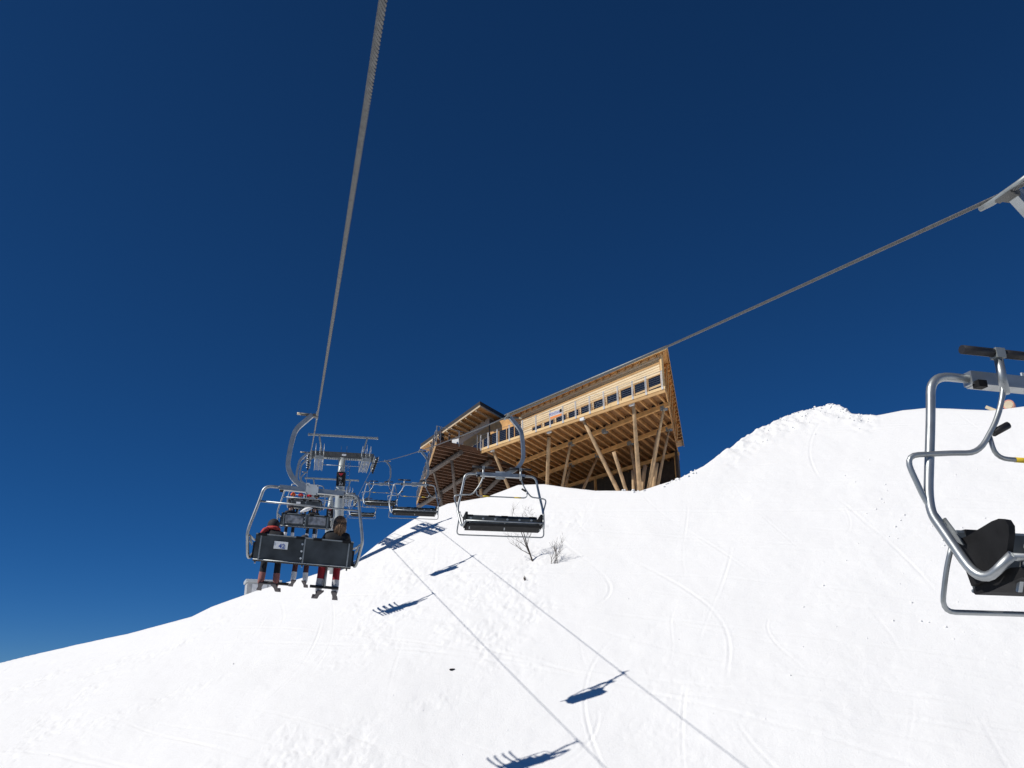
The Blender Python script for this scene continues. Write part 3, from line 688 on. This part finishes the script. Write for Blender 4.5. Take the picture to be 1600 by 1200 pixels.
# joists (main hall, skewed) and terrace joists (square to the terrace front)
main_poly = [(0.06, .06), (20.05, .06), (26, 15), (11.3, 15)]
terr_poly = [(20.16, -.1), (20.16, -4.42), (40.9, 7.75), (40.9, 15), (26.1, 15)]
dj = Vector((.402, .915)).normalized(); nj = Vector((dj.y, -dj.x))
k = -14
while k < 40:
    p = nj*(k*.74)
    for t0, t1 in clip_line(p, dj, main_poly):
        if t1-t0 > .6:
            a, b = p+dj*t0, p+dj*t1; m_ = MB(); m_.beam(B(a.x, a.y, ZD+.13), B(b.x, b.y, ZD+.13), .12, .24); rb(m_, 'joist', JOISTW)
    k += 1
k = 0
while k < 23:
    p = Vector((20.6+.92*k, 0)); 
    for t0, t1 in clip_line(p, Vector((0.02, 1)).normalized(), terr_poly):
        if t1-t0 > .5:
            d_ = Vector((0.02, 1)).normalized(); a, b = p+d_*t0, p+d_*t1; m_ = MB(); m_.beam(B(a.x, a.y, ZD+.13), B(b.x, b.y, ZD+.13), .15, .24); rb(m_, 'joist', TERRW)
    k += 1
# front fascia: two boards with a shadow gap, in lengths
for u0 in np.arange(0, 20, 5.02):
    u1 = min(u0+5.0, 20.1)
    m_ = MB(); m_.beam(B(u0, -.03, ZD+.30), B(u1, -.03, ZD+.30), .05, .20); rb(m_, 'fascia_board', PLANK)
    m_ = MB(); m_.beam(B(u0, .0, ZD+.07), B(u1, .0, ZD+.07), .09, .19); rb(m_, 'edge_beam', PLANK2)
m_ = MB(); m_.beam(B(20.1, -.05, ZD+.2), B(20.1, -4.5, ZD+.2), .06, .38); rb(m_, 'fascia_board', TERRW)
m_ = MB(); m_.beam(B(20.1, -4.52, ZD+.2), B(41, 7.68, ZD+.2), .06, .34); rb(m_, 'fascia_board', PLANK2)
m_ = MB(); m_.beam(B(.02, .02, ZD+.2), B(11.3, 15, ZD+.2), .06, .38); rb(m_, 'fascia_board', TIMBER)
# glulam beams below the joists
for (a, b) in (((1.3, 1.9), (20.5, 4.35)), ((4.6, 6.1), (22.6, 8.75)), ((9.4, 12.6), (28, 13.9))):
    m_ = MB(); m_.beam(B(*a, ZD-.14), B(*b, ZD-.14), .22, .30); rb(m_, 'girder', TIMBER)
for (a, b) in (((20.3, -1.9), (28.6, .3)), ((21.2, 1.9), (40.8, 7.75))):
    m_ = MB(); m_.tube([B(*a, ZD-.18), B(*b, ZD-.18)], .21, 12); rb(m_, 'log_girder', LOGG)
m_ = MB(); m_.tube([B(22.5, 5.0, ZD-.18), B(31, 9, ZD-.18)], .2, 12); rb(m_, 'log_girder', LOGG)
# log struts
def gnd_px(u, v, R, sink=.5): p = at_r(u, v, R*BS); return Vector((p.x, p.y, min(p.z-sink, ground(p.x, p.y))-sink))/BS
base1 = gnd_px(1001, 770, 62.6); base1b = gnd_px(1010, 768, 62.9); base1c = gnd_px(988, 762, 62.3)
base2 = gnd_px(853, 762, 69.9); base2b = gnd_px(866, 762, 69.6); base2c = gnd_px(886, 764, 67.5); base0 = gnd_px(816, 762, 71.6)
def log(a, b, r0, r1, m=LOGW, name='log_strut'):
    a, b = Vector(a), Vector(b); n = 6; rg = random.Random(int(a.x*97+b.y*31)); 
    sd = Vector((rg.uniform(-1, 1), rg.uniform(-1, 1), 0))*.03
    pts = [a.lerp(b, i/n)+sd*math.sin(math.pi*i/n) for i in range(n+1)]
    m_ = MB(); m_.tube(pts, [(r0+(r1-r0)*i/n)*.86+rg.uniform(-.012, .012) for i in range(n+1)], 14); return rb(m_, name, m)
E_ = lambda px, py, z=ZD-.05: at_z(px, py, z)
log(base1, E_(990, 634), .21, .15); log(base1c, E_(912, 657), .19, .14)
log(base1+Vector((.1, .3, 0)), B(1.9, 2.0, ZD-.3), .17, .10); log(base1b+Vector((.3, .4, 0)), B(5.0, 6.2, ZD-.3), .17, .09)
log(base1b+Vector((0, 1.0, 0)), B(9.5, 6.8, ZD-.3), .16, .12)
def stub(b, px, py, R, r): log(b, at_r(px, py, R), r, r*.93)
stub(base1+Vector((.0, -.12, 0)), 1030, 672, 60.2, .18); stub(base1c+Vector((.1, -.1, 0)), 959, 706, 60.6, .17); stub(base1b, 1026, 723, 62.2, .19)
stub(base1+Vector((-.1, .5, 0)), 1008, 727, 63.4, .18); stub(base1+Vector((-.4, .6, 0)), 989, 735, 63.6, .15)
log(base2, E_(858, 682), .18, .17); log(base2b, B(12.6, 3.2, ZD-.3), .15, .13); log(base2c, B(13.8, 7.5, ZD-.3), .15, .12); log(base2b+Vector((.1, .3, 0)), B(17.5, 7.9, ZD-.3), .15, .12)
log(base0, E_(771, 705), .17, .15)
log(gnd_px(712, 790, 79), B(26.6, -.2, ZD-.35), .15, .12, LOGG); log(gnd_px(722, 776, 77), B(22.4, -1.3, ZD-.35), .17, .15, LOGG)
log(gnd_px(760, 780, 76), B(23.5, 2.4, ZD-.35), .16, .14, LOGW)
log(gnd_px(690, 800, 88), B(33, 5.2, ZD-.35), .16, .14, LOGG)
for (u, v) in ((.9, 12.8), (10.5, 12.9)):
    m_ = MB(); m_.beam(B(u+9, v, ground(*(B(u+9, v, 0)*BS)[:2])/BS-.5), B(u+9, v, ZD-.25), .2, .2, (0, 1, 0)); rb(m_, 'post', TIMBER)
k = 0
while k < 24:                                                  # black blocks standing in for shade in the open gaps between joist ends
    u = 1.9+k*.80; w0 = 1.9+(u-1.3)*.1276-.2; m_ = MB(); m_.box(B(u, w0, ZD+.06), (.34, .05, .12), (U3, W3, Z3)); rb(m_, 'joist_gap_shade', BLACK); k += 1
# steel shoes
for px, py in ((988, 632), (911, 655), (859, 675), (770, 704)):
    p = at_z(px, py, ZD+.0); m_ = MB(); m_.box(p-W3*.06, (.42, .16, .2), (U3, W3, Z3)); rb(m_, 'steel_shoe', WHITE)
for a in ((1.9, 2.0), (8.4, 2.8), (12.6, 3.3), (5.0, 6.2), (9.5, 6.8), (13.8, 7.5), (17.5, 8.0)):
    m_ = MB(); m_.box(B(*a, ZD-.28), (.42, .3, .3), (U3, W3, Z3)); rb(m_, 'steel_node', STEEL_DULL)
# basement
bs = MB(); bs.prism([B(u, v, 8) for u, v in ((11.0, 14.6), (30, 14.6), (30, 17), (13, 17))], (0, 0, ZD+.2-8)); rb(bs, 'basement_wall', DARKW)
pier = MB(); pp_ = gnd_px(966, 764, 70, 1.0); pier.tube([pp_, pp_+Vector((0, 0, 2.6))], .55, 16); rb(pier, 'concrete_pier', CONCRETE)
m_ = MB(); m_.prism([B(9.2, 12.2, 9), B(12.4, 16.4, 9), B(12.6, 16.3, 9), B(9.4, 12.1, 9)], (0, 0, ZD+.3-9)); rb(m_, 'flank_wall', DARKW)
# main facade
WA, WE = Vector((1.1, 1.15)), Vector((17.6, 2.35)); wd = (WE-WA).normalized(); wn = Vector((-wd.y, wd.x))
def FW(t, o, z): p = WA+wd*t+Vector((wd.y, -wd.x))*o; return B(p.x, p.y, z)         # o>0 is outwards
fl_len = (WE-WA).length; fd = (FW(1, 0, 0)-FW(0, 0, 0)).normalized(); fo = (FW(0, 1, 0)-FW(0, 0, 0)).normalized()
z = ZD+.33; i = 0; rg = random.Random(4)
while z < 22.28:
    m_ = MB(); m_.box(FW(fl_len/2, rg.uniform(0, .02)-.02, z+.08), (fl_len, .06, .150), (fd, fo, Z3)); rb(m_, 'plank', rg.choice([PLANK, PLANK3, PLANK3, PLANK, PLANK2])); z += .180
m_ = MB(); m_.box(FW(fl_len/2, -.12, 20.85), (fl_len, .1, 3.1), (fd, fo, Z3)); rb(m_, 'wall', TIMBER)
m_ = MB(); m_.box(FW(.0, .03, 20.85), (.16, .16, 3.05), (fd, fo, Z3)); rb(m_, 'corner_post', PLANK)
def window(t, z0, z1, wdt):
    fr = MB()
    for dt in (-wdt/2, wdt/2): fr.box(FW(t+dt, .04, (z0+z1)/2), (.07, .07, z1-z0+.07), (fd, fo, Z3))
    for zz in (z0, z1): fr.box(FW(t, .04, zz), (wdt-.07, .06, .07), (fd, fo, Z3))
    f = rb(fr, 'window', PLANK2)
    pn = MB(); pn.box(FW(t, .022, (z0+z1)/2), (wdt-.04, .012, z1-z0-.03), (fd, fo, Z3)); g = pn.build('pane', GLASS, f)
    return f
for t in (.75, 2.15, 3.6, 5.1, 6.6, 8.1, 9.6, 11.15, 12.7, 14.3): window(t, ZD+.36, 20.90-.015*t, 1.27)
# glazed bay at the left end of the hall
for k in range(4):
    u0 = 17.6+k*1.05; m_ = MB(); m_.box(B(u0+.5, 2.55, 20.45), (.98, .03, 2.2), (U3, W3, Z3)); pn = rb(m_, 'glazed_panel', GLASS)
    m_ = MB(); m_.box(B(u0, 2.52, 20.45), (.08, .08, 2.2), (U3, W3, Z3)); rb(m_, 'mullion', TIMBER)
m_ = MB(); m_.box(B(19.7, 2.6, 22.0), (4.6, .12, .95), (U3, W3, Z3)); rb(m_, 'lintel', TIMBER)
# right flank wall, in shade
fa, fb_ = Vector((1.15, 1.15)), Vector((12.0, 15.5)); m_ = MB(); m_.prism([B(*fa, ZD+.33), B(*fb_, ZD+.33), B(*(fb_+Vector((.1, -.1))), ZD+.33), B(*(fa+Vector((.1, -.1))), ZD+.33)], (0, 0, 3.08)); rb(m_, 'flank_wall', TIMBER)
# roof of the main hall: sloping front strip then flat
ZE = ZF = 22.44
ev0 = Vector(uw(B(-.62, -.30, 21.95)*(ZE/21.95))); ev1 = Vector(uw(B(17.9, .90, 21.95)*(ZE/21.95)))
bk0, bk1 = Vector((15.6, 21.2)), Vector((33, 21.5)); fo0 = ev0.lerp(bk0, .10); fo1 = ev1.lerp(bk1, .10)
rf = MB()
def slab(mb, q, th): 
    b = [Vector(p) for p in q]; n = len(b); mb.add(b+[p+Vector((0, 0, th)) for p in b], [tuple(reversed(range(n))), tuple(range(n, 2*n))]+[(i, (i+1) % n, n+(i+1) % n, n+i) for i in range(n)])
slab(rf, [B(*ev0, ZE-.02), B(*ev1, ZE-.02), B(*fo1, ZF-.02), B(*fo0, ZF-.02)], .17); slab(rf, [B(*fo0, ZF-.02), B(*fo1, ZF-.02), B(*bk1, ZF-.02), B(*bk0, ZF-.02)], .17)
roof = rb(rf, 'roof', ROOFING)
sf = MB(); slab(sf, [B(*(ev0+Vector((.05, .04))), ZE-.06), B(*ev1, ZE-.06), B(*fo1, ZF-.06), B(*(fo0+Vector((.05, 0))), ZF-.06)], .035); slab(sf, [B(*(fo0+Vector((.05, 0))), ZF-.06), B(*fo1, ZF-.06), B(*bk1, ZF-.06), B(*(bk0+Vector((.05, -.05))), ZF-.06)], .035)
rb(sf, 'soffit', TIMBER)
for t0 in np.arange(0, 1, .25):
    a, b = ev0.lerp(ev1, t0), ev0.lerp(ev1, t0+.249); m_ = MB(); m_.beam(B(a.x, a.y-.02, ZE-.07), B(b.x, b.y-.02, ZE-.07), .04, .17); rb(m_, 'eave_board', PLANK)
m_ = MB(); m_.beam(B(ev0.x-.03, ev0.y, ZE-.06), B(fo0.x-.03, fo0.y, ZF-.06), .04, .2); rb(m_, 'rake_board', PLANK2)
m_ = MB(); m_.beam(B(fo0.x-.03, fo0.y, ZF-.07), B(bk0.x-.03, bk0.y, ZF-.07), .04, .22); rb(m_, 'rake_board', PLANK2)
gt = MB(); gt.tube([B(ev0.x, ev0.y-.1, ZE+.0), B(ev1.x, ev1.y-.1, ZE+.0)], .06, 8); rb(gt, 'gutter', STEEL_DULL)
k = 0
while .35+k*.78 < 18.2:                                        # rafter tails over the facade
    t = (.35+k*.78)/18.6; a = ev0.lerp(ev1, t); b = fo0.lerp(fo1, min(1, t+.02)); c = a.lerp(b, .8)
    m_ = MB(); m_.beam(B(a.x+.04, a.y+.08, ZE-.14), B(c.x, c.y, ZE-.14), .09, .15); rb(m_, 'rafter', PLANK2); k += 1
rdir = (bk0-fo0).normalized()
for k in range(20):                                            # lookouts carrying the right overhang
    p = fo0+rdir*(.4+k*1.05); m_ = MB(); m_.beam(B(p.x+.06, p.y, ZF-.15), B(p.x+1.75, p.y+.1, ZF-.15), .1, .16); rb(m_, 'lookout', TIMBER)
for k in range(7):                                             # raking braces below the right overhang
    p = fa+(fb_-fa)*(.06+k*.145); q = fo0+rdir*max(.3, (p-fo0).dot(rdir)); m_ = MB(); m_.beam(B(p.x-.03, p.y+.02, ZD+.6), B(q.x+.25, q.y, ZF-.2), .12, .14, (0, 1, 0)); rb(m_, 'brace', TIMBER)
# railing posts, each a pair of flat bars, with a top wire and lower wires
uposts = [.2, 1.63, 2.87, 4.27, 5.65, 7.08, 8.55, 9.94, 11.37, 13.01, 14.62, 16.26, 17.82, 19.0, 20.0]
for u in uposts:
    m_ = MB()
    for du in (-.045, .045): m_.box(B(u+du, -.085, ZD+.87), (.028, .045, 1.36), (U3, W3, Z3))
    m_.box(B(u, -.06, ZD+.30), (.16, .03, .16), (U3, W3, Z3)); rb(m_, 'railing_post', WHITE)
m_ = MB(); m_.tube([B(.1, -.1, ZD+1.5), B(20.1, -.1, ZD+1.5)], .014, 6)
for k in range(6): m_.tube([B(.1, -.08, ZD+.55+.15*k), B(20.1, -.08, ZD+.55+.15*k)], .007, 4)
rb(m_, 'railing_wire', STEEL)
for k in range(15):
    t = k/14; p = Vector((20.1, -4.45)).lerp(Vector((40.8, 7.6)), t); m_ = MB()
    m_.box(B(p.x, p.y-.06, ZD+.85), (.05, .10, 1.4), (U3, W3, Z3)); rb(m_, 'railing_post', STEEL)
for k in range(3):
    m_ = MB(); m_.box(B(20.04, -.4-1.9*k, ZD+.85), (.05, .08, 1.35), (U3, W3, Z3)); rb(m_, 'railing_post', STEEL)
m_ = MB(); m_.tube([B(20.04, -.1, ZD+1.5), B(20.04, -4.5, ZD+1.5), B(40.8, 7.55, ZD+1.5)], .022, 6); rb(m_, 'handrail', STEEL)
# second, taller block with its own roof behind the terrace
Z2 = 23.5
r2 = [uw(at_z(750, 634, Z2)), uw(at_z(657, 700, Z2)), None, uw(at_z(800, 662, Z2))]
r2[2] = (r2[1][0]+r2[3][0]-r2[0][0], r2[1][1]+r2[3][1]-r2[0][1]+2.5)
rf = MB(); slab(rf, [B(*q, Z2) for q in r2], .42); rb(rf, 'roof', ROOFING)
ec = Vector(r2[0]); el = (Vector(r2[1])-ec); er = (Vector(r2[3])-ec)
sf = MB(); slab(sf, [B(*(Vector(q)*.995+Vector(r2[2])*.005), Z2-.05) for q in r2], .035); rb(sf, 'soffit', TIMBER)
m_ = MB(); m_.beam(B(*ec, Z2-.02), B(*(ec+el), Z2-.02), .05, .16); rb(m_, 'eave_board', FASCIA)
m_ = MB(); m_.beam(B(*ec, Z2-.02), B(*(ec+er), Z2-.02), .05, .14); rb(m_, 'eave_board', FASCIA)
eln = el.normalized(); inn = er.normalized()
for k in range(11):
    p = ec+eln*(.9+k*1.15); q = p+inn*3.2; m_ = MB(); m_.beam(B(p.x+inn.x*.06, p.y+inn.y*.06, Z2-.14), B(q.x, q.y, Z2-.14), .14, .18); rb(m_, 'rafter', FASCIA)
wc = Vector(uw(at_z(765, 651, Z2-.05))); wl = wc+eln*(el.length*.93)
m_ = MB(); m_.prism([B(*wc, ZD+.33), B(*wl, ZD+.33), B(*(wl+inn*.2), ZD+.33), B(*(wc+inn*.2), ZD+.33)], (0, 0, Z2-ZD-.4)); rb(m_, 'wall', RENDER)
wr_ = wc+inn*7
m_ = MB(); m_.prism([B(*wc, ZD+.33), B(*wr_, ZD+.33), B(*(wr_+eln*.2), ZD+.33), B(*(wc+eln*.2), ZD+.33)], (0, 0, Z2-ZD-.4)); rb(m_, 'wall', DECKWOOD)
e3 = (B(*(wc+eln), 0)-B(*wc, 0)).normalized(); i3 = Vector((-e3.y, e3.x, 0)); i3 = i3 if i3.dot(B(*(wc+inn), 0)-B(*wc, 0)) < 0 else -i3
zz = 21.75; k = 0
while zz < 22.65:
    m_ = MB(); m_.box(B(*(wc+eln*3.0), zz)+i3*.03, (5.9, .04, .15), (e3, i3, Z3)); rb(m_, 'plank', PLANK2); zz += .16
for k in range(6):
    fr = MB(); c = B(*(wc+eln*(.65+1.25*k)), 20.6)+i3*.04; 
    for s in (-1, 1): fr.box(c+e3*(.56*s), (.08, .08, 2.1), (e3, i3, Z3)); fr.box(c+Vector((0, 0, 1.05*s)), (1.04, .07, .08), (e3, i3, Z3))
    f = rb(fr, 'window', FASCIA); pn = MB(); pn.box(c-i3*.01, (1.1, .02, 2.08), (e3, i3, Z3)); pn.build('pane', GLASS, f)

# banner tied to the railing, board and people on the terrace
ban = empty('banner', B(10.65, -.13, ZD+.6)*BS); ban.scale = (BS,)*3; tag(ban, 'white banner with blue lettering over an orange stripe on the balcony railing', 'banner')
ban.rotation_euler = (0, 0, math.atan2(-UB.y, -UB.x))
m_ = MB(); m_.box((0, 0, .46), (1.28, .02, .56)); m_.build('cloth', mat('banner_cloth', (.55, .52, .52), .7), ban)
m_ = MB(); m_.box((0, -.014, .28), (1.26, .006, .16)); m_.build('stripe', ORANGE, ban)
lt = obj('lettering', text_mesh('MONTANA', .29, BLUE, .002), ban); lt.location = (-.07, -.016, .54); lt.rotation_euler = (rad(90), 0, 0); lt.scale = (.95, 1.1, 1)
m_ = MB(); m_.tube([(.55, -.02, .6), (.55, -.03, .6)], .13, 14); m_.build('round_mark', BLACK, ban)
sb_ = empty('notice_board', B(22.0, -1.2, ZD+.32)*BS); tag(sb_, 'bright white board leaning behind the terrace railing corner', 'board')
m_ = MB(); m_.box((0, 0, 1.0), (1.0, .05, .7)); m_.build('panel', WHITE, sb_); m_ = MB(); m_.beam((-.4, .1, 0), (-.4, 0, 1.3), .05, .05, (0, 1, 0)); m_.beam((.4, .1, 0), (.4, 0, 1.3), .05, .05, (0, 1, 0)); m_.build('stand', STEEL, sb_)
sb_.rotation_euler = (0, 0, rad(-50))
def stander(loc, rz, label, jk, hat):
    V = []; E = []; Rr = []; Z = []; d = {}
    def vt(n, p, r): d[n] = len(V); V.append(p); Rr.append(r)
    def ed(a, b, z): E.append((d[a], d[b])); Z.append(z)
    vt('pel', (0, 0, .92), .13); vt('bel', (0, 0, 1.1), .13); vt('che', (0, 0, 1.3), (.16, .12)); vt('nec', (0, .01, 1.48), .06); vt('h0', (0, .03, 1.58), .09); vt('h1', (0, .03, 1.69), .085)
    for a, b, z in (('pel', 'bel', 0), ('bel', 'che', 0), ('che', 'nec', 0), ('nec', 'h0', 3), ('h0', 'h1', 3)): ed(a, b, z)
    for s, n in ((-1, 'l'), (1, 'r')):
        vt('hi'+n, (s*.1, 0, .88), .1); vt('kn'+n, (s*.12, .03, .5), .075); vt('an'+n, (s*.13, 0, .1), .06); vt('to'+n, (s*.14, .14, .05), .045)
        vt('sh'+n, (s*.19, 0, 1.38), .075); vt('el'+n, (s*.27, .02, 1.1), .055); vt('wr'+n, (s*.24, .2, .95), .042)
        for a, b, z in (('pel', 'hi', 1), ('hi', 'kn', 1), ('kn', 'an', 1), ('an', 'to', 2), ('che', 'sh', 0), ('sh', 'el', 0), ('el', 'wr', 0)): ed(a if a in d else a+n, b+n, z)
    root = empty('person', loc, (0, 0, rz)); tag(root, label, 'person', 'guests on the restaurant terrace')
    obj('body', skin_body('body', V, E, Rr, 0, [jk, F_('black_trousers', (.012, .012, .014)), BLACK, SKIN], Z), root)
    h = MB(); h.tube([(0, .02, 1.64), (0, .02, 1.70), (0, .02, 1.76), (0, .02, 1.80)], [.118, .122, .09, .02], 12); h.build('hat', hat, root)
    ns = MB(); ns.tube([(0, .11, 1.60), (0, .135, 1.575)], [.012, .018], 6); ns.build('nose', SKIN, root)
    ey = MB()
    for s in (-1, 1): ey.box((s*.035, .115, 1.625), (.025, .012, .012))
    ey.build('eyes', BLACK, root)
for i, (u, v, lab, c) in enumerate(((21.6, -3.0, 'guest in black standing nearest the terrace corner', (.012, .012, .014)), (22.3, -2.5, 'guest in dark blue jacket standing in the middle of the terrace group', (.015, .02, .05)),
                                    (22.0, -1.9, 'guest in dark brown jacket standing at the right of the terrace group', (.04, .025, .02)))):
    stander(B(u, v, ZD+.32)*BS, rad(170+40*i), lab, F_('guest_jacket_%d' % i, c), F_('guest_hat_%d' % i, (.02, .02, .03)))

# ------------------------------------------------------------------ hut beyond the left crest, snow cannon, shrubs, stone
hR = 92.0; hp = at_r(408, 906, hR); hz = ground(hp.x, hp.y)
hut = empty('hut', (hp.x, hp.y, hz), (0, 0, rad(8))); tag(hut, 'pale grey flat-roofed hut peeping over the left crest', 'hut')
H_ = hp.z-hz
m_ = MB(); m_.box((0.3, 1.2, H_/2-.2), (3.2, 2.4, H_)); m_.build('wall', mat('pale_grey_cladding', (.42, .43, .44), .7, 0, .08, 3), hut)
m_ = MB(); m_.box((0.3, 1.2, H_-.1), (3.5, 2.7, .26)); m_.build('roof', PLATE, hut)
for k in range(3): m_ = MB(); m_.box((-.5+.8*k, -.01, H_-.85), (.62, .05, .8)); m_.build('window', WHITE, hut)
m_ = MB(); m_.tube([(-.05, .6, H_), (-.05, .6, H_+.55)], .035, 6); ms = m_.build('mast', STEEL, hut)
m_ = MB(); m_.box((.0, .6, H_+.5), (.32, .2, .3)); m_.build('siren', DARKBEAM, ms)
m_ = MB(); m_.tube([(-.12, .6, H_+.6), (-.18, .6, H_+.95)], .03, 6); m_.tube([(.1, .6, H_+.6), (.24, .6, H_+.95)], .03, 6); m_.build('aerial', PLATE, ms)

c1 = at_r(1577, 634, float(np.interp(math.atan2(*ray(1577, 634)[:2]), _az, _R0))+1.2)
gun = empty('snow_cannon', (c1.x, c1.y, ground(c1.x, c1.y)), (0, 0, rad(-52))); tag(gun, 'pinkish round snow cannon drum poking over the right crest', 'snow cannon')
gz = c1.z-ground(c1.x, c1.y)
m_ = MB(); m_.tube([(0, -.3, gz), (0, -.25, gz), (0, .2, gz+.02), (0, .75, gz+.05)], [.37, .41, .40, .34], 24); dr = m_.build('drum', PINK, gun)
m_ = MB(); m_.tube([(0, -.31, gz), (0, -.33, gz)], .30, 20); m_.build('grille', BEIGE, dr)
m_ = MB(); m_.beam((-1.55, 0, gz+.22), (-.85, 0, gz-.28), .22, .26, (0, 1, 0)); m_.beam((-1.2, 0, gz-.9), (-1.0, 0, gz-.1), .1, .1, (0, 1, 0)); m_.build('control_arm', BEIGE, gun)
m_ = MB(); m_.tube([(0, 0, -.5), (0, 0, gz-.3)], .07, 10); m_.build('stand', DARKBEAM, gun)

def shrub(base, height, lean, nstem, label, seed, spread=.5, depth=4):
    rg = random.Random(seed); root = empty('bare_shrub', base); tag(root, label, 'shrub', 'leafless shrubs poking out of the snow')
    stems, twigs = MB(), MB()
    def grow(p, d, L, r, lv):
        n = 4; pts = [p]; rr = [r]
        for i in range(n):
            d = (d+Vector((rg.gauss(0, .13), rg.gauss(0, .13), rg.gauss(.03, .08)))).normalized(); pts.append(pts[-1]+d*L/n); rr.append(r*(1-.55*(i+1)/n))
        (stems if lv < 2 else twigs).tube(pts, rr, 6 if lv < 2 else 4, cap=False)
        if lv < depth:
            for k in range(rg.randint(3, 4) if lv < 2 else rg.randint(2, 3)):
                j = rg.randint(1, n); a = rg.uniform(0, 6.28); q = (d+Vector((math.cos(a), math.sin(a), rg.uniform(-.1, .5)))*rg.uniform(.45, 1.0)*spread*1.5).normalized()
                grow(pts[j], q, L*rg.uniform(.45, .72), max(.006, rr[j]*.56), lv+1)
    for k in range(nstem):
        a = rg.uniform(0, 6.28); d = (Vector(lean)+Vector((math.cos(a), math.sin(a), 0))*(.06 if nstem <= 2 else .18)*spread+Vector((0, 0, 1))).normalized()
        grow(Vector((rg.gauss(0, .12)*(nstem > 2)*2.0, rg.gauss(0, .1), -.15)), d, height*.42*rg.uniform(.8, 1.1), .055 if nstem <= 2 else .024, 0)
    stems.build('trunk', BARK, root); twigs.build('twigs', BARK, root)
def gpx(u, v):
    P = on_slope(u, v); return Vector((P[0], P[1], ground(P[0], P[1])))
shrub(gpx(832, 874), 5.4, (-.42, -.1, 0), 2, 'larger leafless shrub with leaning dark trunk below the empty chair', 21, .8, 4)
shrub(gpx(862, 881), 2.9, (.16, -.05, 0), 4, 'multi-stemmed leafless shrub just right of the larger one', 8, .42, 3)
shrub(gpx(820, 905), .8, (-.1, 0, 0), 2, 'tiny tuft of bare twigs below the two larger shrubs', 15, .8, 2)
st_ = MB(); lump(st_, (0, 0, .03), .13, 5); so_ = st_.build('stone', ROCK); so_.location = gpx(707, 1047); so_.scale = (1.3, .7, .6); tag(so_, 'small dark stone lying alone on the open piste', 'stone')
